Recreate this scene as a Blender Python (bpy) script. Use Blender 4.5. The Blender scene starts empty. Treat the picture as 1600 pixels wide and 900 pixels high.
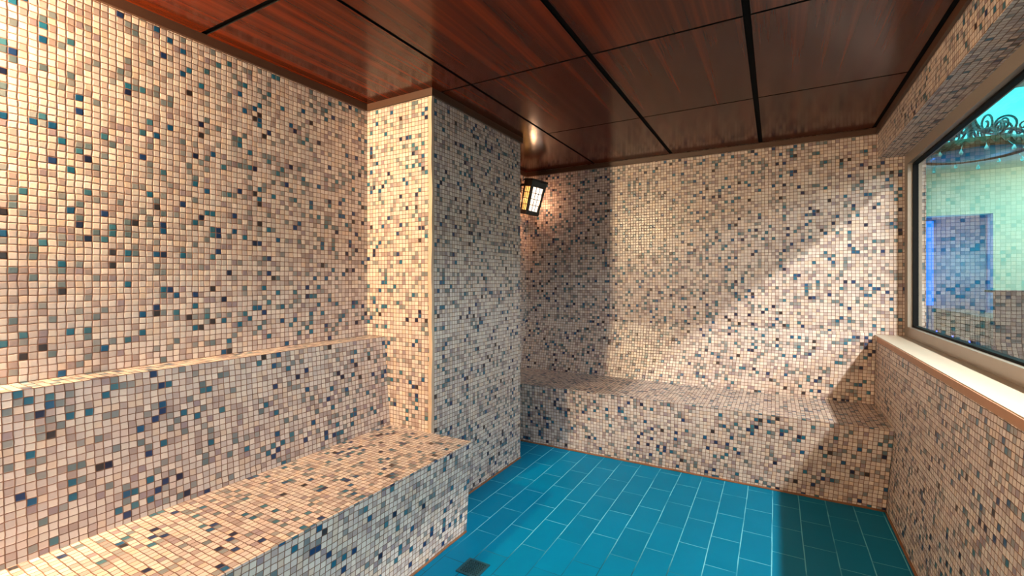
import bpy, bmesh, math, random
from mathutils import Vector, Matrix

random.seed(7)
SC = bpy.context.scene
COL = SC.collection
PITCH = 0.0215

# ------------------------------------------------------------------ dimensions (metres, camera above the origin)
XL, XC = -1.955, -1.503            # left wall, pillar face
YC0, YC1 = 1.828, 2.760            # pillar near / far
YB, YF = 3.706, -1.10              # back wall, front wall (behind camera)
ZCEIL, ZTRIM = 2.168, 2.132
XH = 0.566                         # face of the header over the window
XG = 0.735                         # glass
XOUT = 0.80                        # outer face of the right wall
ZH, ZS = 1.973, 0.859              # soffit, sill
ZB = 0.437                         # bench top

# ------------------------------------------------------------------ node helpers
def new_mat(name):
    m = bpy.data.materials.new(name); m.use_nodes = True
    nt = m.node_tree; nt.nodes.clear()
    out = nt.nodes.new('ShaderNodeOutputMaterial')
    return m, nt, out

class NT:
    def __init__(self, nt): self.nt = nt
    def n(self, t, **kw):
        node = self.nt.nodes.new(t)
        for k, v in kw.items(): setattr(node, k, v)
        return node
    def link(self, a, b): self.nt.links.new(a, b)
    def put(self, sock, v):
        if isinstance(v, bpy.types.NodeSocket): self.link(v, sock)
        else: sock.default_value = v
    def math(self, op, a, b=None, c=None, clamp=False):
        m = self.n('ShaderNodeMath', operation=op); m.use_clamp = clamp
        self.put(m.inputs[0], a)
        if b is not None: self.put(m.inputs[1], b)
        if c is not None: self.put(m.inputs[2], c)
        return m.outputs[0]
    def vmath(self, op, a, b=None):
        m = self.n('ShaderNodeVectorMath', operation=op)
        self.put(m.inputs[0], a)
        if b is not None: self.put(m.inputs[1], b)
        return m
    def mix(self, fac, a, b, blend='MIX'):
        m = self.n('ShaderNodeMix', data_type='RGBA', blend_type=blend)
        self.put(m.inputs[0], fac); self.put(m.inputs[6], a); self.put(m.inputs[7], b)
        return m.outputs[2]
    def smooth(self, v, a, b, c=0.0, d=1.0):
        m = self.n('ShaderNodeMapRange', interpolation_type='SMOOTHSTEP')
        self.put(m.inputs[0], v); m.inputs[1].default_value = a; m.inputs[2].default_value = b
        m.inputs[3].default_value = c; m.inputs[4].default_value = d
        return m.outputs[0]
    def noise(self, vec, scale, detail=2.0, rough=0.5):
        m = self.n('ShaderNodeTexNoise')
        if vec is not None: self.link(vec, m.inputs['Vector'])
        m.inputs['Scale'].default_value = scale; m.inputs['Detail'].default_value = detail
        m.inputs['Roughness'].default_value = rough
        return m

def s2l(c):
    return tuple((x / 255 / 12.92) if x / 255 <= 0.04045 else ((x / 255 + 0.055) / 1.055) ** 2.4 for x in c) + (1.0,)

def principled(k, **kw):
    p = k.n('ShaderNodeBsdfPrincipled')
    for a, v in kw.items(): k.put(p.inputs[a.replace('_', ' ')], v)
    return p

def simple(name, col, rough=0.5, metal=0.0, noise=0.12, nscale=30.0, bump=0.0, spec=0.5):
    m, nt, out = new_mat(name); k = NT(nt)
    tc = k.n('ShaderNodeTexCoord')
    nz = k.noise(tc.outputs['Object'], nscale, 3.0)
    f = k.math('MULTIPLY_ADD', nz.outputs[0], noise * 2, 1 - noise)
    c = k.vmath('SCALE', col[:3]); k.put(c.inputs['Scale'], f)
    p = principled(k, Base_Color=c.outputs[0], Roughness=rough, Metallic=metal)
    p.inputs['Specular IOR Level'].default_value = spec
    if bump:
        b = k.n('ShaderNodeBump'); b.inputs['Strength'].default_value = bump; b.inputs['Distance'].default_value = 0.003
        k.link(nz.outputs[0], b.inputs['Height']); k.link(b.outputs[0], p.inputs['Normal'])
    k.link(p.outputs[0], out.inputs[0])
    return m

def emitter(name, col, strength):
    m, nt, out = new_mat(name); k = NT(nt)
    e = k.n('ShaderNodeEmission'); e.inputs[0].default_value = col; e.inputs[1].default_value = strength
    k.link(e.outputs[0], out.inputs[0]); return m

# ------------------------------------------------------------------ materials
def mosaic(name, palette, grout, rough=0.3, pitch=PITCH, warp=0.05, gw=(0.035, 0.085)):
    m, nt, out = new_mat(name); k = NT(nt)
    uv = k.n('ShaderNodeUVMap'); uv.uv_map = 'UVMap'
    sc = k.vmath('SCALE', uv.outputs[0]); sc.inputs['Scale'].default_value = 1.0 / pitch
    nz = k.noise(sc.outputs[0], 0.45, 2.0)
    w = k.vmath('SUBTRACT', nz.outputs['Color'], (0.5, 0.5, 0.5))
    w2 = k.vmath('SCALE', w.outputs[0]); w2.inputs['Scale'].default_value = warp * 6
    pos = k.vmath('ADD', sc.outputs[0], w2.outputs[0])
    fl = k.vmath('FLOOR', pos.outputs[0]); fr = k.vmath('FRACTION', pos.outputs[0])
    wn = k.n('ShaderNodeTexWhiteNoise', noise_dimensions='2D'); k.link(fl.outputs[0], wn.inputs['Vector'])
    fl2 = k.vmath('ADD', fl.outputs[0], (71.3, 19.7, 0))
    wn2 = k.n('ShaderNodeTexWhiteNoise', noise_dimensions='2D'); k.link(fl2.outputs[0], wn2.inputs['Vector'])
    ramp = k.n('ShaderNodeValToRGB'); cr = ramp.color_ramp; cr.interpolation = 'CONSTANT'
    tot = sum(p for p, _ in palette); acc = 0.0
    for i, (p, c) in enumerate(palette):
        if i == 0: el = cr.elements[0]; el.position = 0.0
        elif i == 1: el = cr.elements[1]; el.position = acc / tot
        else: el = cr.elements.new(acc / tot)
        el.color = s2l(c); acc += p
    k.link(wn.outputs['Value'], ramp.inputs[0])
    # tone of each tile and a faint cloudiness over the tile face
    tone = k.math('MULTIPLY_ADD', wn2.outputs['Value'], 0.20, 0.90)
    nz2 = k.noise(sc.outputs[0], 2.3, 3.0)
    tone = k.math('MULTIPLY', tone, k.math('MULTIPLY_ADD', nz2.outputs[0], 0.16, 0.92))
    tc = k.vmath('SCALE', ramp.outputs[0]); k.put(tc.inputs['Scale'], tone)
    sx = k.n('ShaderNodeSeparateXYZ'); k.link(fr.outputs[0], sx.inputs[0])
    dx = k.math('MINIMUM', sx.outputs[0], k.math('SUBTRACT', 1.0, sx.outputs[0]))
    dy = k.math('MINIMUM', sx.outputs[1], k.math('SUBTRACT', 1.0, sx.outputs[1]))
    d = k.math('SMOOTH_MIN', dx, dy, 0.06)
    mask = k.smooth(d, gw[0], gw[1])
    gn = k.noise(uv.outputs[0], 9.0, 3.0)
    g = k.mix(k.smooth(gn.outputs[0], 0.4, 0.66), s2l(grout[0]), s2l(grout[1]))
    colr = k.mix(mask, g, tc.outputs[0])
    # height: pillowed tile with its own tilt
    c1 = k.vmath('SUBTRACT', wn2.outputs['Color'], (0.5, 0.5, 0.5))
    c2 = k.vmath('SUBTRACT', fr.outputs[0], (0.5, 0.5, 0.0))
    dot = k.vmath('DOT_PRODUCT', c1.outputs[0], c2.outputs[0]).outputs['Value']
    hm = k.smooth(d, 0.02, 0.16)
    h = k.math('MULTIPLY_ADD', dot, 0.55, hm)
    b = k.n('ShaderNodeBump'); b.inputs['Strength'].default_value = 0.55; b.inputs['Distance'].default_value = 0.0015
    k.link(h, b.inputs['Height'])
    ro = k.math('MULTIPLY_ADD', mask, rough - 0.85, 0.85)
    p = principled(k, Base_Color=colr, Roughness=ro)
    k.link(b.outputs[0], p.inputs['Normal'])
    k.link(p.outputs[0], out.inputs[0])
    return m

CREAM = [(17, (212, 196, 184)), (17, (204, 188, 180)), (13, (198, 178, 168)), (9, (206, 182, 164)), (7, (188, 172, 166))]
TAUPE = [(6.5, (174, 154, 148)), (4, (158, 138, 132)), (3, (146, 128, 132))]
GREYB = [(4, (136, 134, 132)), (3, (114, 120, 122)), (1.8, (94, 108, 112))]
TEAL = [(1.6, (56, 102, 116)), (1.5, (30, 92, 116)), (1.4, (20, 76, 112))]
DARK = [(0.9, (26, 52, 92)), (0.7, (22, 32, 60)), (0.6, (48, 42, 44)), (0.35, (92, 62, 48))]
MOSAIC = mosaic('glass_mosaic', CREAM + TAUPE + GREYB + TEAL + DARK, ((122, 84, 64), (96, 62, 44)), rough=0.30)
DARKTILE = mosaic('dark_mosaic', [(4, (44, 37, 36)), (3, (36, 31, 31)), (2, (54, 46, 43)), (1, (28, 28, 34))], ((46, 36, 32), (40, 32, 28)), rough=0.35, pitch=0.05)

def floor_mat():
    m, nt, out = new_mat('blue_floor_tile'); k = NT(nt)
    tc = k.n('ShaderNodeTexCoord')
    s = k.n('ShaderNodeSeparateXYZ'); k.link(tc.outputs['Object'], s.inputs[0])
    wob = k.noise(tc.outputs['Object'], 3.0, 2.0)
    wv = k.math('MULTIPLY', k.math('SUBTRACT', wob.outputs[0], 0.5), 0.006)
    cx = k.math('DIVIDE', k.math('ADD', k.math('ADD', s.outputs[0], 1.010 + 12.46), wv), 0.1246)
    ix = k.math('FLOOR', cx); fx = k.math('FRACT', cx)
    par = k.math('MULTIPLY', k.math('MODULO', ix, 2.0), 0.5)
    cy = k.math('ADD', k.math('DIVIDE', k.math('ADD', k.math('ADD', s.outputs[1], -1.917 + 25.0), wv), 0.2495), par)
    iy = k.math('FLOOR', cy); fy = k.math('FRACT', cy)
    dx = k.math('MULTIPLY', k.math('MINIMUM', fx, k.math('SUBTRACT', 1.0, fx)), 0.1246)
    dy = k.math('MULTIPLY', k.math('MINIMUM', fy, k.math('SUBTRACT', 1.0, fy)), 0.2495)
    # some joints are filled with thicker paint than others
    d = k.math('MINIMUM', dx, k.math('MULTIPLY_ADD', dy, 1.15, 0.0003))
    joint = k.smooth(d, 0.0011, 0.0027, 1.0, 0.0)
    cm = k.n('ShaderNodeCombineXYZ'); k.link(ix, cm.inputs[0]); k.link(iy, cm.inputs[1])
    wn = k.n('ShaderNodeTexWhiteNoise', noise_dimensions='2D'); k.link(cm.outputs[0], wn.inputs['Vector'])
    nz = k.noise(tc.outputs['Object'], 6.0, 4.0)
    tone = k.math('MULTIPLY', k.math('MULTIPLY_ADD', wn.outputs['Value'], 0.12, 0.94), k.math('MULTIPLY_ADD', nz.outputs[0], 0.2, 0.9))
    base = k.vmath('SCALE', s2l((0, 110, 148))[:3]); k.put(base.inputs['Scale'], tone)
    fade_noise = k.noise(tc.outputs['Object'], 1.7, 3.0)
    # joint colour holds a painted sheen: pale far off, fading to dark nearby
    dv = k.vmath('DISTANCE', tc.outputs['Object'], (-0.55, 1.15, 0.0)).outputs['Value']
    sheen_fade = k.smooth(k.math('ADD', dv, k.math('MULTIPLY', k.math('SUBTRACT', fade_noise.outputs[0], 0.5), 0.7)), 0.72, 1.05, 1.0, 0.0)
    jc = k.mix(sheen_fade, s2l((104, 186, 208)), s2l((26, 66, 78)))
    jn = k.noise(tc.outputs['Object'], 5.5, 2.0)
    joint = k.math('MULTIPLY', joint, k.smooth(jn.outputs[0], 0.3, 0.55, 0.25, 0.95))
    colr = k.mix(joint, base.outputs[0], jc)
    b = k.n('ShaderNodeBump'); b.inputs['Strength'].default_value = 0.3; b.inputs['Distance'].default_value = 0.001
    k.link(k.math('SUBTRACT', k.math('MULTIPLY', nz.outputs[0], 0.6), joint), b.inputs['Height'])
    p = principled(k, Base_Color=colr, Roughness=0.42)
    p.inputs['Specular IOR Level'].default_value = 0.06
    k.link(b.outputs[0], p.inputs['Normal']); k.link(p.outputs[0], out.inputs[0])
    return m
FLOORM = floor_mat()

def wood_mat():
    m, nt, out = new_mat('mahogany_laminate'); k = NT(nt)
    tc = k.n('ShaderNodeTexCoord'); oi = k.n('ShaderNodeObjectInfo')
    mp = k.n('ShaderNodeMapping'); mp.inputs['Scale'].default_value = (22, 0.16, 1)
    k.link(tc.outputs['Object'], mp.inputs[0])
    off = k.math('MULTIPLY', oi.outputs['Random'], 40.0)
    cm = k.n('ShaderNodeCombineXYZ'); k.link(off, cm.inputs[1]); k.link(off, cm.inputs[0])
    v = k.vmath('ADD', mp.outputs[0], cm.outputs[0])
    n1 = k.noise(v.outputs[0], 1.0, 3.0, 0.5)
    mp2 = k.n('ShaderNodeMapping'); mp2.inputs['Scale'].default_value = (130, 0.7, 1); k.link(tc.outputs['Object'], mp2.inputs[0])
    v2 = k.vmath('ADD', mp2.outputs[0], cm.outputs[0])
    n2 = k.noise(v2.outputs[0], 1.0, 3.0, 0.6)
    f = k.math('ADD', k.math('MULTIPLY', n1.outputs[0], 0.8), k.math('MULTIPLY', n2.outputs[0], 0.2))
    r = k.n('ShaderNodeValToRGB'); cr = r.color_ramp
    cr.elements[0].position = 0.33; cr.elements[0].color = s2l((58, 20, 7))
    cr.elements[1].position = 0.68; cr.elements[1].color = s2l((108, 39, 13))
    e = cr.elements.new(0.52); e.color = s2l((82, 29, 9))
    k.link(f, r.inputs[0])
    p = principled(k, Base_Color=r.outputs[0], Roughness=0.18)
    p.inputs['Specular IOR Level'].default_value = 0.24
    k.link(p.outputs[0], out.inputs[0]); return m
WOOD = wood_mat()

BROWN = simple('brown_trim_paint', s2l((72, 44, 29)), 0.5)
BLACK = simple('black_grid', s2l((9, 8, 8)), 0.85, spec=.1)
BEAD = simple('corner_grout', s2l((190, 164, 142)), 0.6, noise=0.2, nscale=25, bump=0.6)
EDGE = simple('brown_edge_strip', s2l((168, 122, 94)), 0.6, noise=.1)
RUST = simple('rusty_joint', s2l((120, 78, 52)), 0.8, noise=0.35, nscale=14, bump=0.5)
MARBLE = simple('cream_marble', s2l((188, 174, 158)), 0.4, noise=0.06, nscale=7)
ALU = simple('anodised_frame', s2l((152, 138, 126)), 0.38, 0.35, noise=0.05, nscale=12)
GASKET = simple('black_gasket', s2l((7, 7, 8)), 0.7, spec=.15)
BRONZE = simple('dark_bronze', s2l((58, 48, 42)), 0.42, 0.6, nscale=40)
IRON = simple('wrought_iron', s2l((30, 27, 20)), 0.6, 0.0, nscale=40)
GILT = simple('gilded_band', s2l((84, 60, 34)), 0.5, 0.4, noise=0.3, nscale=60)
DRAIN = simple('drain_metal', s2l((38, 84, 98)), 0.5, 0.5, nscale=60)
DRAINHOLE = simple('drain_dark', s2l((8, 14, 18)), 0.8)
PLASTER = simple('white_plaster', s2l((226, 230, 222)), 0.8, noise=0.03, nscale=4)
HALLPAINT = simple('pale_hall_paint', s2l((170, 190, 172)), 0.8, noise=0.03, nscale=4)
HALLFLOOR = simple('hall_stone_floor', s2l((74, 72, 70)), 0.25, noise=0.15, nscale=5)
SLATE = simple('dark_wall_paint', s2l((120, 130, 150)), 0.5, noise=0.06)
COREW = simple('wall_core', s2l((150, 140, 130)), 0.9)
WIRE = simple('wire_guard', s2l((84, 72, 62)), 0.4, 0.7)

def glass_mat():
    m, nt, out = new_mat('clear_window_glass'); k = NT(nt)
    fr = k.n('ShaderNodeFresnel'); fr.inputs[0].default_value = 1.55
    f = k.math('MULTIPLY', fr.outputs[0], 1.25, clamp=True)
    t = k.n('ShaderNodeBsdfTransparent'); t.inputs[0].default_value = (0.93, 0.98, 0.96, 1)
    g = k.n('ShaderNodeBsdfGlossy'); g.inputs['Roughness'].default_value = 0.0
    mx = k.n('ShaderNodeMixShader'); k.link(f, mx.inputs[0]); k.link(t.outputs[0], mx.inputs[1]); k.link(g.outputs[0], mx.inputs[2])
    k.link(mx.outputs[0], out.inputs[0]); return m
GLASS = glass_mat()

def crystal_mat():
    m, nt, out = new_mat('crystal'); k = NT(nt)
    p = principled(k, Base_Color=(0.75, 0.98, 0.98, 1), Roughness=0.05)
    p.inputs['Transmission Weight'].default_value = 0.6
    k.link(p.outputs[0], out.inputs[0]); return m
CRYSTAL = crystal_mat()

def pane_mat(name, col, strength, trans):
    m, nt, out = new_mat(name); k = NT(nt)
    e = k.n('ShaderNodeEmission'); e.inputs[0].default_value = col; e.inputs[1].default_value = strength
    t = k.n('ShaderNodeBsdfTransparent')
    mx = k.n('ShaderNodeMixShader'); mx.inputs[0].default_value = trans
    k.link(e.outputs[0], mx.inputs[1]); k.link(t.outputs[0], mx.inputs[2]); k.link(mx.outputs[0], out.inputs[0]); return m
PANE_W = pane_mat('lit_frosted_glass', (1.0, 0.84, 0.70, 1), 1.7, 0.6)
PANE_A = pane_mat('lit_amber_glass', (1.0, 0.42, 0.10, 1), 1.9, 0.6)
BULB = pane_mat('bulb_glow', (1.0, 0.72, 0.42, 1), 6.0, 0.85)

# ------------------------------------------------------------------ mesh helpers
class MB:
    def __init__(self):
        self.bm = bmesh.new(); self.uv = self.bm.loops.layers.uv.new('UVMap')
    def face(self, pts, uvs=None, mi=0):
        vs = [self.bm.verts.new(p) for p in pts]
        f = self.bm.faces.new(vs); f.material_index = mi
        if uvs:
            for l, u in zip(f.loops, uvs): l[self.uv].uv = u
        return f
    def prism(self, prof, axis, a0, a1, off=(0, 0), mi=0, mat=None):
        """profile (p, z) swept along an axis; UVs in metres (arc length, true on slopes)."""
        def P(p, z, a): return (p, a, z) if axis == 'y' else (a, p, z)
        n = len(prof); ou, ov = off
        ar = sum(prof[i][0] * prof[(i + 1) % n][1] - prof[(i + 1) % n][0] * prof[i][1] for i in range(n))
        for i in range(n):
            (p0, z0), (p1, z1) = prof[i], prof[(i + 1) % n]
            L = math.hypot(p1 - p0, z1 - z0)
            v0 = z0 if abs(z1 - z0) > abs(p1 - p0) else p0
            sgn = 1 if (z1 > z0 if abs(z1 - z0) > abs(p1 - p0) else p1 > p0) else -1
            k = 37 * PITCH * i
            self.face([P(p0, z0, a0), P(p0, z0, a1), P(p1, z1, a1), P(p1, z1, a0)],
                      [(a0 + ou + k, v0 + ov), (a1 + ou + k, v0 + ov), (a1 + ou + k, v0 + sgn * L + ov), (a0 + ou + k, v0 + sgn * L + ov)], mi)
        for a in (a0, a1):
            self.face([P(p, z, a) for p, z in prof], [(p + ou + 211 * PITCH, z + ov) for p, z in prof], mi)
    def box(self, x0, x1, y0, y1, z0, z1, off=(0, 0), mi=0):
        self.prism([(x0, z0), (x1, z0), (x1, z1), (x0, z1)], 'y', y0, y1, off, mi)
    def bbox(self, c, size, M=None, mi=0):
        a = [(-.5, -.5, -.5), (.5, -.5, -.5), (.5, .5, -.5), (-.5, .5, -.5), (-.5, -.5, .5), (.5, -.5, .5), (.5, .5, .5), (-.5, .5, .5)]
        vs = []
        for p in a:
            v = Vector((p[0] * size[0], p[1] * size[1], p[2] * size[2]))
            if M: v = M @ v
            vs.append(self.bm.verts.new(v + Vector(c)))
        for f in ((0, 3, 2, 1), (4, 5, 6, 7), (0, 1, 5, 4), (1, 2, 6, 5), (2, 3, 7, 6), (3, 0, 4, 7)):
            ff = self.bm.faces.new([vs[i] for i in f]); ff.material_index = mi
    def hexa(self, lo, hi, mi=0):
        """solid between two quads (lists of four points)."""
        vs = [self.bm.verts.new(p) for p in list(lo) + list(hi)]
        for f in ((0, 3, 2, 1), (4, 5, 6, 7), (0, 1, 5, 4), (1, 2, 6, 5), (2, 3, 7, 6), (3, 0, 4, 7)):
            ff = self.bm.faces.new([vs[i] for i in f]); ff.material_index = mi
    def tube(self, pts, r, seg=8, closed=False, r_end=None, mi=0):
        pts = [Vector(p) for p in pts]; n = len(pts); rings = []
        ref = Vector((0, 0, 1))
        for i, p in enumerate(pts):
            if closed: t = pts[(i + 1) % n] - pts[i - 1]
            else: t = pts[min(i + 1, n - 1)] - pts[max(i - 1, 0)]
            t.normalize()
            a = ref - t * ref.dot(t)
            if a.length < 1e-3: a = Vector((1, 0, 0)) - t * t.x
            a.normalize(); b = t.cross(a); ref = a
            rr = r if r_end is None else r + (r_end - r) * i / (n - 1)
            rings.append([self.bm.verts.new(p + (a * math.cos(2 * math.pi * j / seg) + b * math.sin(2 * math.pi * j / seg)) * rr) for j in range(seg)])
        m = n if closed else n - 1
        for i in range(m):
            A, B = rings[i], rings[(i + 1) % n]
            for j in range(seg):
                f = self.bm.faces.new([A[j], A[(j + 1) % seg], B[(j + 1) % seg], B[j]]); f.smooth = True; f.material_index = mi
        if not closed:
            self.bm.faces.new(rings[0][::-1]).material_index = mi; self.bm.faces.new(rings[-1]).material_index = mi
    def lathe(self, prof, seg=32, c=(0, 0, 0), close=False):
        rings = []
        for r, z in prof:
            if r < 1e-6: rings.append([self.bm.verts.new((c[0], c[1], c[2] + z))])
            else: rings.append([self.bm.verts.new((c[0] + r * math.cos(2 * math.pi * j / seg), c[1] + r * math.sin(2 * math.pi * j / seg), c[2] + z)) for j in range(seg)])
        rr = rings + ([rings[0]] if close else [])
        for A, B in zip(rr[:-1], rr[1:]):
            for j in range(seg):
                q = [A[j % len(A)], A[(j + 1) % seg % len(A)], B[(j + 1) % seg % len(B)], B[j % len(B)]]
                q = list(dict.fromkeys(q))
                if len(q) >= 3:
                    f = self.bm.faces.new(q); f.smooth = True
    def build(self, name, mats, parent=None, bevel=0.0, loc=None):
        bmesh.ops.recalc_face_normals(self.bm, faces=self.bm.faces) if not getattr(self, 'keep', False) else None
        me = bpy.data.meshes.new(name); self.bm.to_mesh(me); self.bm.free()
        for m in (mats if isinstance(mats, (list, tuple)) else [mats]): me.materials.append(m)
        o = bpy.data.objects.new(name, me); COL.objects.link(o)
        if parent: o.parent = parent
        if loc: o.location = loc
        if bevel:
            b = o.modifiers.new('bevel', 'BEVEL'); b.width = bevel; b.segments = 2; b.limit_method = 'ANGLE'
        return o

def weld(mb, d=1e-5): bmesh.ops.remove_doubles(mb.bm, verts=mb.bm.verts, dist=d)

def tag(o, label=None, cat=None, group=None, kind=None):
    if label: o['label'] = label
    if cat: o['category'] = cat
    if group: o['group'] = group
    if kind: o['kind'] = kind
    return o
def empty(name, loc, label=None, cat=None, group=None, kind=None):
    o = bpy.data.objects.new(name, None); COL.objects.link(o); o.location = loc
    o.empty_display_size = 0.1
    return tag(o, label, cat, group, kind)
def struct(o, label, cat): return tag(o, label, cat, kind='structure')
def off(n): return (PITCH * 53 * n, PITCH * 31 * n)

# ------------------------------------------------------------------ room shell
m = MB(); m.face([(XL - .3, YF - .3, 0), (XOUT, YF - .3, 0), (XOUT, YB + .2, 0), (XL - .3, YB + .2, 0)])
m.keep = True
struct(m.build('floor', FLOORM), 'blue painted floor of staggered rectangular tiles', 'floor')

m = MB(); m.box(XL - .15, XL, YF - .15, YB + .15, -.02, 2.35, off(1))
struct(m.build('wall_left', MOSAIC), 'cream and blue mosaic wall above the long left bench', 'wall')
m = MB(); m.box(XL, XOUT, YB, YB + .15, -.02, 2.35, off(2))
struct(m.build('wall_back', MOSAIC), 'mosaic back wall crossed by a diagonal patch of light', 'wall')
m = MB(); m.box(XL, XOUT, YF - .15, YF, -.02, 2.35, off(3))
struct(m.build('wall_front', MOSAIC), 'mosaic wall closing the room on the near side', 'wall')
# right wall: leaning parapet under the sill, header over the window
WY1, WY0 = YB, -0.75
m = MB(); m.prism([(0.500, -.02), (0.556, ZS - .03), (XOUT, ZS - .03), (XOUT, -.02)], 'y', YF, YB, off(4))
m.prism([(XH, ZH), (XOUT, ZH), (XOUT, 2.35), (XH, 2.35)], 'y', YF, YB, off(5))
m.prism([(XH, ZS - .03), (XOUT, ZS - .03), (XOUT, ZH), (XH, ZH)], 'y', YF, WY0, off(6))
struct(m.build('wall_right', MOSAIC), 'mosaic wall below and above the big window', 'wall')
# pillar
m = MB(); m.box(XL - .02, XC, YC0, YC1, -.02, 2.35, off(7))
pil = struct(m.build('wall_pillar', MOSAIC), 'square mosaic pillar at the end of the left bench', 'pillar')
m = MB()
for i in range(60):
    z0, z1 = i * ZTRIM / 60, (i + 1) * ZTRIM / 60
    def w(z): return 0.0022 * math.sin(z * 9.0) + 0.0018 * math.sin(z * 23 + 1)
    def q(z):
        a = w(z); return [(XC - .017 + a, YC0 - .0035, z), (XC + .004 + a, YC0 - .0035, z), (XC + .004 + a, YC0 + .015, z), (XC - .017 + a, YC0 + .015, z)]
    m.hexa(q(z0), q(z1))
weld(m)
m.build('corner_bead', BEAD, pil)['label'] = 'smooth pale grout bead down the pillar corner'

# ceiling: panels in a black grid
ceil_e = empty('ceiling', (-.7, 1.3, ZCEIL), 'dark mahogany panel ceiling in a black grid', 'ceiling', kind='structure')
def cpart(mb, name, mat, bevel=0):
    o = mb.build(name, mat, ceil_e, bevel); o.location = -ceil_e.location; return o
m = MB(); m.box(XL, XOUT, YF, YB, ZCEIL + .008, ZCEIL + .03)
cpart(m, 'ceiling_grid', BLACK)
gx = [XL + .012, -1.302, -0.690, -0.090, XH - .022]
gy = [YF + .02, -0.82, 0.08, 0.98, 1.885, 2.768, YB - .012]
gwx = [0, .016, .024, .026, .024]
for i in range(4):
    for j in range(6):
        x0 = gx[i] + (gwx[i] / 2 if i else 0); x1 = gx[i + 1] - gwx[i + 1] / 2
        y0 = gy[j] + (.011 if j == 3 else .006); y1 = gy[j + 1] - (.011 if j == 2 else .006 if j < 5 else .014)
        if i == 0 and YC0 - .05 < y1 and y0 < YC1 + .05 and x0 < XC:
            # panel cut round the pillar
            segs = []
            if y0 < YC0: segs.append((x0, x1, y0, min(y1, YC0 - .012)))
            a0, a1 = max(y0, YC0 - .012), min(y1, YC1 + .012)
            if a1 > a0: segs.append((XC + .012, x1, a0, a1))
            if y1 > YC1: segs.append((x0, x1, max(y0, YC1 + .012), y1))
        else: segs = [(x0, x1, y0, y1)]
        m = MB()
        for a in segs: m.box(a[0], a[1], a[2], a[3], ZCEIL, ZCEIL + .009, mi=1)
        for f in m.bm.faces:
            if all(abs(v.co.z - ZCEIL) < 1e-5 for v in f.verts): f.material_index = 0
        cpart(m, 'ceiling_panel', [WOOD, BLACK])

# brown timber trim under the ceiling
T = .014
def trim(n, x0, x1, y0, y1, label):
    m = MB(); m.box(x0, x1, y0, y1, ZTRIM, ZCEIL + .002)
    struct(m.build('trim_%d' % n, BROWN, None, .0015), label, 'trim')
trim(1, XL, XL + T, YF, YC0 - T, 'brown timber strip above the left mosaic wall')
trim(2, XL + T, XC + T, YC0 - T, YC0, 'brown timber strip on the lamp side of the pillar')
trim(3, XC, XC + T, YC0, YC1 + T, 'dark timber strip along the shaded pillar face')
trim(4, XL, XC, YC1, YC1 + T, 'timber strip on the rear of the pillar')
trim(5, XL, XL + T, YC1 + T, YB - T, 'timber strip in the alcove behind the pillar')
trim(6, XL, XH, YB - T, YB, 'brown timber strip above the back mosaic wall')
trim(7, XH - T, XH, YF, YB - T, 'brown timber strip above the window header')

# rusty grout beads where the floor meets the masonry
def bead(name, p0, p1, label):
    m = MB(); n = 40
    a, b = Vector(p0), Vector(p1)
    m.tube([a.lerp(b, i / n) + Vector((0, 0, 0.0015 * math.sin(i * 1.7))) for i in range(n + 1)], .007, 6)
    struct(m.build(name, RUST), label, 'baseboard')
bead('baseboard_right', (.500, YF + .01, .003), (.500, 3.05, .003), 'rusty grout joint at the foot of the right wall')
bead('baseboard_back', (XL + .01, 3.055, .003), (.500, 3.055, .003), 'rusty grout joint at the foot of the back bench')
bead('baseboard_pillar', (XC, YC0 + .02, .003), (XC, YC1, .003), 'rusty grout joint at the foot of the pillar')
bead('baseboard_left', (-1.290, YF + .01, .003), (-1.290, YC0 - .005, .003), 'rusty grout joint at the foot of the left bench')

# ------------------------------------------------------------------ benches
def bench(label, group, axis, seat, rest, a0, a1, o1, edge):
    loc = ((-1.6, 1.2, 0) if axis == 'y' else (-.7, 3.3, 0))
    e = empty('tiled_bench', loc, label, 'bench', group)
    m = MB(); m.prism(seat, axis, a0, a1, off(o1)); s = m.build('seat', MOSAIC, e); s.location = -e.location
    m = MB(); m.prism(rest, axis, a0, a1, off(o1 + 2)); r = m.build('backrest', MOSAIC, e); r.location = -e.location
    return e
def lean_end(e):
    # the end against the leaning parapet follows its slope
    for o in e.children:
        for v in o.data.vertices:
            if v.co.x > .5 - e.location.x * 0 and v.co.x > .4: v.co.x = .4985 + .0676 * v.co.z - .0002
bench('long mosaic bench along the left wall with warm lit seat', 'mosaic benches', 'y',
      [(XL + .001, 0.0), (-1.290, 0.0), (-1.258, ZB), (XL + .001, ZB)],
      [(XL + .001, ZB), (-1.787, ZB), (-1.824, .902), (XL + .001, .902)], YF + .002, YC0 - .001, 11, None)
bb = bench('mosaic bench against the back wall with a brightly lit patch on its seat', 'mosaic benches', 'x',
      [(YB - .001, 0.0), (3.056, 0.0), (3.028, ZB), (YB - .001, ZB)],
      [(YB - .001, ZB), (3.593, ZB), (3.702, .868), (YB - .001, .868)], XL + .002, .555, 17, None)
lean_end(bb)

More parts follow.
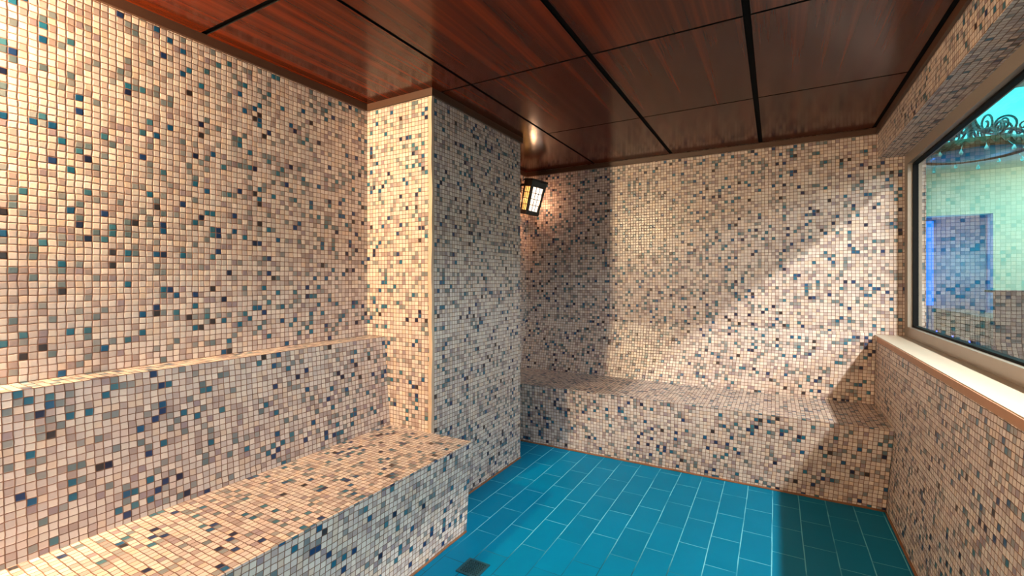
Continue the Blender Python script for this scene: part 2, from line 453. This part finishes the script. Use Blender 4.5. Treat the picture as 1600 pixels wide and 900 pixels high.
# ------------------------------------------------------------------ window
win = empty('window_1', (.7, 1.5, ZS), 'large interior window with metal frame over a stone sill', 'window', kind='structure')
def wpart(mb, name, mat, bevel=0):
    o = mb.build(name, mat, win, bevel); o.location = -win.location; return o
m = MB(); m.prism([(.549, ZS - .03), (.549, ZS), (XOUT, ZS), (XOUT, ZS - .03)], 'y', WY0, YB - .001)
wpart(m, 'window_sill', MARBLE, .003)['label'] = 'cream stone sill'
m = MB(); m.box(.543, .549, WY0, YB - .115, ZS - .032, ZS - .003); wpart(m, 'sill_edge', EDGE)['label'] = 'brown front edge of the sill'
FX0, FX1 = .698, .765
zi0, zi1 = ZS + .062, ZH - .062
yi1, yi0 = YB - .075, WY0 + .06
m = MB()
m.box(FX0, FX1, WY0, YB - .001, ZS, zi0); m.box(FX0, FX1, WY0, YB - .001, zi1, ZH)
m.box(FX0, FX1, yi1, YB - .001, zi0, zi1); m.box(FX0, FX1, WY0, yi0, zi0, zi1)
wpart(m, 'window_frame', ALU, .002)
m = MB(); g = .010
m.box(XG - .014, XG + .012, yi0, yi1, zi0, zi0 + g); m.box(XG - .014, XG + .012, yi0, yi1, zi1 - g, zi1)
m.box(XG - .014, XG + .012, yi1 - g, yi1, zi0 + g, zi1 - g); m.box(XG - .014, XG + .012, yi0, yi0 + g, zi0 + g, zi1 - g)
wpart(m, 'gasket', GASKET)
m = MB(); m.keep = True
m.face([(XG, yi0 + g, zi0 + g), (XG, yi0 + g, zi1 - g), (XG, yi1 - g, zi1 - g), (XG, yi1 - g, zi0 + g)])
wpart(m, 'window_pane', GLASS)

# ------------------------------------------------------------------ floor drain
dr = empty('floor_drain', (-1.10, 1.607, 0.0), 'small square floor drain grate beside the left bench', 'drain')
m = MB(); R = .052
for a in ((-R, R, -R, -R + .010), (-R, R, R - .010, R), (-R, -R + .010, -R + .010, R - .010), (R - .010, R, -R + .010, R - .010)):
    m.box(a[0], a[1], a[2], a[3], 0.0, .0035)
m.build('frame', DRAIN, dr)
m = MB(); m.box(-R + .01, R - .01, -R + .01, R - .01, 0.0, .0006); m.build('drain_cup', DRAINHOLE, dr)
m = MB(); n = 7; s = 2 * (R - .010) / n
for i in range(n + 1):
    p = -R + .010 + i * s
    m.box(max(p - .0024, -R + .01), min(p + .0024, R - .01), -R + .01, R - .01, .0006, .003)
    m.box(-R + .01, R - .01, max(p - .0024, -R + .01), min(p + .0024, R - .01), .0006, .003)
m.build('grate', DRAIN, dr)

# ------------------------------------------------------------------ lantern wall lamps
def lantern(loc, rz, lean, label):
    e = empty('wall_lantern', loc, label, 'lamp', 'lantern wall lamps')
    # shape in the lantern's own space: z from -.15 to .15, wider at the top
    h = .15
    def half(z): return .060 + .012 * (z + h) / (2 * h)
    M = Matrix.Rotation(lean, 4, 'Y') @ Matrix.Rotation(rz, 4, 'Z')
    def P(x, y, z): return M @ Vector((x, y, z))
    zb, zt = -.115, .085
    pw = .020
    m = MB()
    for sx in (-1, 1):
        for sy in (-1, 1):
            a, b = half(zb), half(zt)
            lo = [P(sx * a, sy * a, zb), P(sx * (a - pw), sy * a, zb), P(sx * (a - pw), sy * (a - pw), zb), P(sx * a, sy * (a - pw), zb)]
            hi = [P(sx * b, sy * b, zt), P(sx * (b - pw), sy * b, zt), P(sx * (b - pw), sy * (b - pw), zt), P(sx * b, sy * (b - pw), zt)]
            m.hexa(lo, hi)
    def ring(z0, z1, o0, o1):
        a, b = half(z0) + o0, half(z1) + o1
        m.hexa([P(-a, -a, z0), P(a, -a, z0), P(a, a, z0), P(-a, a, z0)], [P(-b, -b, z1), P(b, -b, z1), P(b, b, z1), P(-b, b, z1)])
    ring(zt, h - .018, .001, .001); ring(h - .018, h, .008, .004)
    m.build('frame', BRONZE, e)
    m = MB()    # open bottom rim
    a = half(-h) + .002; b = half(zb) + .002
    for s0, s1 in (((-1, -1), (1, -1)), ((1, -1), (1, 1)), ((1, 1), (-1, 1)), ((-1, 1), (-1, -1))):
        t = .014
        lo = [P(s0[0] * a, s0[1] * a, -h), P(s1[0] * a, s1[1] * a, -h), P(s1[0] * (a - t), s1[1] * (a - t), -h), P(s0[0] * (a - t), s0[1] * (a - t), -h)]
        hi = [P(s0[0] * b, s0[1] * b, zb), P(s1[0] * b, s1[1] * b, zb), P(s1[0] * (b - t), s1[1] * (b - t), zb), P(s0[0] * (b - t), s0[1] * (b - t), zb)]
        m.hexa(lo, hi)
    m.build('bottom_rim', BRONZE, e)
    faces = [((1, -1), (1, 1), PANE_W), ((-1, -1), (1, -1), PANE_A), ((-1, 1), (-1, -1), PANE_A), ((1, 1), (-1, 1), PANE_W)]
    for s0, s1, mat in faces:
        m = MB(); gd = MB()
        def C(s, z, ins): 
            r = half(z) - ins
            return s[0] * r, s[1] * r, z
        ins = .008
        def Q(t, z, ins):
            r = half(z) - ins; k = (half(z) - pw) / r
            x = (s0[0] + (s1[0] - s0[0]) * t) * r; y = (s0[1] + (s1[1] - s0[1]) * t) * r
            if s0[0] == s1[0]: y *= k
            else: x *= k
            return P(x, y, z)
        m.hexa([Q(0, zb, ins), Q(1, zb, ins), Q(1, zb, ins + .003), Q(0, zb, ins + .003)], [Q(0, zt, ins), Q(1, zt, ins), Q(1, zt, ins + .003), Q(0, zt, ins + .003)])
        pn = m.build('pane', mat, e)
        if mat is PANE_A: pn['label'] = 'amber glowing glass pane'
        for t in (1 / 3, 2 / 3): gd.tube([Q(t, zb, .002), Q(t, zt, .002)], .0030, 6)
        for j in (1, 2, 3): gd.tube([Q(0, zb + (zt - zb) * j / 4, .002), Q(1, zb + (zt - zb) * j / 4, .002)], .0030, 6)
        gd.build('wire_guard', WIRE, pn)
    m = MB(); m.lathe([(0, -.035), (.016, -.030), (.024, -.012), (.024, .006), (.014, .03), (.012, .05), (0, .05)], 16, P(0, 0, 0)); m.build('bulb', BULB, e)
    return e, P
def bracket(e, p0, p1, plate):
    m = MB(); m.tube([p0, p1], .011, 10); m.bbox(p1, plate); m.build('bracket', BRONZE, e)

LB = Vector((-1.815, 3.552, 1.912))
eb, PB = lantern(LB, math.radians(-33), math.radians(14), 'small lit lantern lamp in the far corner behind the pillar')
bracket(eb, (-.03, .0, .12), (XL - LB.x + .008, .0, .12), (.016, .07, .12))
LA = Vector((-1.872, -0.16, 1.985))
ea, PA = lantern(LA, 0.0, math.radians(6), 'lit lantern lamp on the left wall above the bench near end')
bracket(ea, (-.03, .0, .12), (XL - LA.x + .008, .0, .12), (.016, .07, .12))

def point(name, loc, power, col, r):
    l = bpy.data.lights.new(name, 'POINT'); l.energy = power; l.color = col; l.shadow_soft_size = r
    o = bpy.data.objects.new(name, l); COL.objects.link(o); o.location = loc; return o
def area(name, loc, target, sx, sy, power, col):
    l = bpy.data.lights.new(name, 'AREA'); l.shape = 'RECTANGLE'; l.size = sx; l.size_y = sy; l.energy = power; l.color = col
    o = bpy.data.objects.new(name, l); COL.objects.link(o); o.location = loc
    o.rotation_euler = (Vector(target) - Vector(loc)).to_track_quat('-Z', 'Y').to_euler(); return o
P_A, P_B = 1180.0, 7.0
point('lantern_light', LA + Vector((.02, 0, -.02)), P_A, (1.0, 0.76, 0.45), .045)
point('lantern_light', LB + Vector((.0, 0, -.02)), P_B, (1.0, 0.50, 0.24), .03)

# ------------------------------------------------------------------ the hall beyond the glass
HC = 2.81
HX0, HX1, HY0, HY1 = XOUT, 6.5, -3.0, 9.30
DX0, DX1, DY0, DY1 = 1.15, 4.6, 5.45, 8.15       # ceiling recess
m = MB(); m.keep = True; m.face([(HX0, HY0, 0), (HX1, HY0, 0), (HX1, HY1 + 2, 0), (HX0, HY1 + 2, 0)])
struct(m.build('floor_hall', HALLFLOOR), 'dark stone floor of the hall beyond the window', 'floor')
m = MB()
m.box(HX0, HX1, HY0, DY0, HC, HC + .1); m.box(HX0, HX1, DY1, HY1, HC, HC + .1)
m.box(HX0, DX0, DY0, DY1, HC, HC + .1); m.box(DX1, HX1, DY0, DY1, HC, HC + .1)
RZ = 3.75
m.box(DX0 - .1, DX0, DY0 - .1, DY1 + .1, HC + .1, RZ); m.box(DX1, DX1 + .1, DY0 - .1, DY1 + .1, HC + .1, RZ)
m.box(DX0, DX1, DY0 - .1, DY0, HC + .1, RZ); m.box(DX0, DX1, DY1, DY1 + .1, HC + .1, RZ)
m.box(DX0 - .1, DX1 + .1, DY0 - .1, DY1 + .1, RZ, RZ + .1)
struct(m.build('ceiling_hall', PLASTER), 'pale hall ceiling with a turquoise lit recess', 'ceiling')
# far wall with an opening
OX0, OX1, OZ = 1.50, 2.75, 2.17
m = MB(); m.box(HX0 - .6, OX0, HY1, HY1 + .2, 0, HC); m.box(OX1, HX1, HY1, HY1 + .2, 0, HC); m.box(OX0, OX1, HY1, HY1 + .2, OZ, HC)
m.box(HX1, HX1 + .1, HY0, HY1, 0, HC); m.box(HX0, HX1, HY0 - .1, HY0, 0, HC)
m.box(HX0 - .12, HX0, YB + .15, HY1, 0, HC)
struct(m.build('wall_hall', HALLPAINT), 'pale green lit hall wall seen through the window', 'wall')
m = MB(); m.box(OX0 - .3, OX1 + .3, HY1 + 1.3, HY1 + 1.4, 0, 2.5); m.box(OX0 - .4, OX0 - .3, HY1 + .2, HY1 + 1.4, 0, 2.5); m.box(OX1 + .3, OX1 + .4, HY1 + .2, HY1 + 1.4, 0, 2.5)
m.box(OX0 - .4, OX1 + .4, HY1 + .2, HY1 + 1.4, 2.5, 2.6)
struct(m.build('wall_passage', SLATE), 'dark blue passage behind the hall opening', 'wall')
# neon strip
st = empty('light_strip', (2.18, HY1 + .6, .79), 'glowing blue vertical light strip in the dark opening', 'light')
m = MB(); m.bbox((0, .02, .68), (.13, .03, 1.40)); m.bbox((0, .02, -.405), (.03, .03, .77)); m.build('channel', SLATE, st)
m = MB(); m.tube([(0, -.01, 0.0), (0, -.01, 1.36)], .045, 12); m.build('tube', emitter('blue_neon', (.01, .17, 1.0, 1), 2.0), st)
# low walls
m = MB(); m.box(1.30, 1.50, 4.40, 5.77, 0, .94, off(30))
tag(m.build('low_wall', DARKTILE), 'dark low wall running away beyond the glass, blue lights on its side', 'wall', kind='structure')
m = MB(); m.box(1.502, 3.4, 4.40, 4.50, 0, 1.12, off(31)); m.box(1.30, 1.502, 4.395, 4.40, .0, 1.12, off(31))
m.box(1.29, 3.41, 4.385, 4.515, 1.12, 1.135, off(31))
tag(m.build('low_wall', DARKTILE), 'taller dark half wall crossing the hall at right edge of the window', 'wall', kind='structure')
for y, lb in ((5.64, 'farthest of the three tiny blue lights on the low wall'), (5.20, 'middle of the three tiny blue lights on the low wall'), (4.81, 'nearest of the three tiny blue lights on the low wall')):
    e = empty('step_light', (1.30, y, .715), lb, 'light', 'blue lights on the low wall')
    m = MB(); m.bbox((-.004, 0, 0), (.008, .05, .07)); m.build('housing', GASKET, e)
    m = MB(); m.bbox((-.0095, 0, 0), (.003, .022, .045)); m.build('lens', emitter('blue_led', (.02, .06, 1.0, 1), 7.0), e)

# chandelier
CH = Vector((1.83, 6.80, 2.56))
ch = empty('chandelier', CH, 'wrought iron ring chandelier with scrolls and crystals under turquoise recess', 'chandelier')
R = .43
m = MB(); m.lathe([(R, -.015), (R + .012, -.01), (R + .006, .035), (R + .012, .08), (R, .085), (R - .012, .08), (R - .008, .035), (R - .012, .005)], 64, close=True)
m.build('ring', GILT, ch)
m = MB()
m.tube([(math.cos(2 * math.pi * i / 192) * (R + .014), math.sin(2 * math.pi * i / 192) * (R + .014), .035 + .022 * math.sin(math.pi * i / 3)) for i in range(192)], .006, 6, closed=True)
m.build('ring_ornament', GILT, ch)
m = MB(); m.lathe([(0, -.045), (.15, -.04), (.30, -.02), (R - .012, .01), (R - .02, .016), (.28, -.012), (0, -.035)], 48, close=False)
def dishm():
    mm, nt, out = new_mat('blue_glass_dish'); k = NT(nt)
    a = principled(k, Base_Color=s2l((30, 130, 150)), Roughness=.2)
    t = k.n('ShaderNodeBsdfTranslucent'); t.inputs[0].default_value = s2l((40, 150, 170))
    x = k.n('ShaderNodeMixShader'); x.inputs[0].default_value = .5
    k.link(a.outputs[0], x.inputs[1]); k.link(t.outputs[0], x.inputs[2]); k.link(x.outputs[0], out.inputs[0]); return mm
m.build('glass_dish', dishm(), ch)
def spiral(c, r0, r1, a0, turns, n=26):
    return [(c[0] + (r0 + (r1 - r0) * i / n) * math.cos(a0 + 2 * math.pi * turns * i / n), c[1] + (r0 + (r1 - r0) * i / n) * math.sin(a0 + 2 * math.pi * turns * i / n)) for i in range(n + 1)]
def scroll(mb, path2, ang, rad=.007):
    # path in (radial, z)
    mb.tube([(r * math.cos(ang), r * math.sin(ang), z) for r, z in path2], rad, 8)
for i in range(8):
    a = 2 * math.pi * i / 8 + .2
    m = MB()
    # main S from the ring up to the stem
    n = 24
    pth = []
    for j in range(n + 1):
        t = j / n
        r = R * (1 - t) + .03 * t + .10 * math.sin(math.pi * t) * (1 - 2 * t); z = .07 + .34 * t ** 1.4 + .05 * math.sin(2 * math.pi * t)
        pth.append((r, z))
    scroll(m, pth, a, .014)
    scroll(m, spiral((R * .60, .25), .11, .02, -1.2, 1.4), a, .011)
    scroll(m, spiral((R + .04, .14), .075, .015, 2.6, -1.5), a, .011)
    scroll(m, spiral((R * .92, .21), .07, .015, 3.6, 1.3), a + .18, .009)
    m.build('scroll', IRON, ch)
m = MB(); m.lathe([(0, .05), (.05, .06), (.03, .12), (.022, .2), (.045, .3), (.03, .42), (.016, .5), (.012, .9), (.012, 1.13), (.06, 1.15), (.06, 1.19), (0, 1.19)], 20)
m.build('stem', IRON, ch)
for i in range(16):
    a = 2 * math.pi * i / 16
    r = R + .02 + (.05 if i % 2 else 0)
    z = -.03 - (.03 if i % 2 else 0)
    m = MB(); m.lathe([(0, -.035), (.014, -.022), (.018, -.008), (.008, .015), (0, .03)], 8, (r * math.cos(a), r * math.sin(a), z))
    m.tube([(r * math.cos(a), r * math.sin(a), z + .02), ((R + .008) * math.cos(a), (R + .008) * math.sin(a), .02)], .0025, 5)
    m.build('crystal', CRYSTAL, ch)

# hall lights
CY = (0.02, 0.80, 1.0)
# turquoise cove lamps inside the recess
for loc, tgt, sx, sy in (((DX0 + .25, 6.8, HC + .12), (3.2, 6.8, 3.75), 2.4, .12), ((DX1 - .25, 6.8, HC + .12), (2.4, 6.8, 3.75), 2.4, .12)):
    area('cove_light', loc, tgt, sx, sy, 42, CY)
point('cove_light', (2.9, 6.8, 3.3), 40, CY, .15)
point('chandelier_light', CH + Vector((.22, 0, .05)), 2.5, (.15, .45, 1.0), .04)
# passage: blue
point('passage_light', (1.75, HY1 + .5, 1.6), 34, (.0, .22, 1.0), .05)
point('passage_light', (3.0, HY1 + .5, 1.5), 15, (.02, .75, .75), .05)
# pale wash on the hall wall
area('wall_washer', (4.0, 7.9, 2.7), (3.6, 9.3, 1.5), 1.2, .2, 34, (1.0, 1.0, .80))

# spot fixture whose beam falls through the window
SP = Vector((1.70, 1.75, 2.74))
sp = empty('ceiling_spot', SP, 'round white ceiling spot in the hall outside the window', 'lamp')
m = MB(); m.lathe([(.06, .0), (.075, .0), (.075, .07), (0, .07), (0, .06), (.06, .06)], 24); m.build('housing', PLASTER, sp)
m = MB(); m.lathe([(0, .008), (.058, .008), (.058, .012), (0, .012)], 24); m.build('lens', emitter('spot_lens', (1, .93, .82, 1), 8), sp)
l = bpy.data.lights.new('spot_light', 'SPOT'); l.energy = 560; l.color = (1.0, .94, .86); l.shadow_soft_size = .05; l.spot_size = math.radians(122); l.spot_blend = .65
o = bpy.data.objects.new('spot_light', l); COL.objects.link(o); o.location = SP + Vector((0, 0, -.01))
o.rotation_euler = (Vector((-.5, 1.8, 0.0)) - SP).to_track_quat('-Z', 'Y').to_euler()

# fill panel added under the hall ceiling to send cool light through the window
m = MB(); pl = empty('ceiling_fill_panel', (4.2, 0.2, HC), 'added cool fill panel under the unseen hall ceiling outside the window', 'lamp')
m.bbox((0, 0, -.012), (2.5, 2.7, .024)); m.build('frame', ALU, pl)
m = MB(); m.bbox((0, 0, -.027), (2.4, 2.6, .006)); m.build('diffuser', emitter('cool_fill', (.80, .93, 1.0, 1), 21.5), pl)
# unseen glowing panel added on the hall wall as cool fill, facing the window
wp = empty('wall_fill_panel', (6.44, -.6, .45), 'large added fill panel glowing on the unseen hall wall opposite the window', 'lamp')
m = MB(); m.bbox((.03, 0, .9), (.05, 4.7, 2.0)); m.bbox((.03, 0, -.275), (.05, 4.7, .35)); m.build('frame', ALU, wp)
m = MB(); m.bbox((-.002, 0, .9), (.01, 4.6, 1.9)); m.build('diffuser', emitter('wall_fill_glow', (.70, .92, 1.0, 1), 3.2), wp)

# world: nothing but the faint ambience of a closed building
w = bpy.data.worlds.new('world'); SC.world = w; w.use_nodes = True
bg = w.node_tree.nodes['Background']; bg.inputs[0].default_value = (.5, .55, .6, 1); bg.inputs[1].default_value = .02

# ------------------------------------------------------------------ camera
cam = bpy.data.cameras.new('camera'); co = bpy.data.objects.new('camera', cam); COL.objects.link(co)
cam.sensor_width = 36; cam.sensor_fit = 'HORIZONTAL'; cam.lens = 36 * 724.5 / 1600; cam.shift_y = -13.6 / 1600
cam.clip_start = .01
co.location = (0, 0, 1.21); co.rotation_euler = (math.radians(90), 0, math.radians(29.59))
SC.camera = co

SC.view_settings.view_transform = 'Standard'; SC.view_settings.look = 'None'
SC.view_settings.gamma = 1.0; SC.view_settings.use_curve_mapping = False
SC.view_settings.exposure = 0.55
SC.cycles.use_denoising = True
SC.cycles.max_bounces = 10; SC.cycles.diffuse_bounces = 5; SC.cycles.transparent_max_bounces = 16
SC.cycles.caustics_reflective = False; SC.cycles.caustics_refractive = False
SC.cycles.sample_clamp_indirect = 6.0
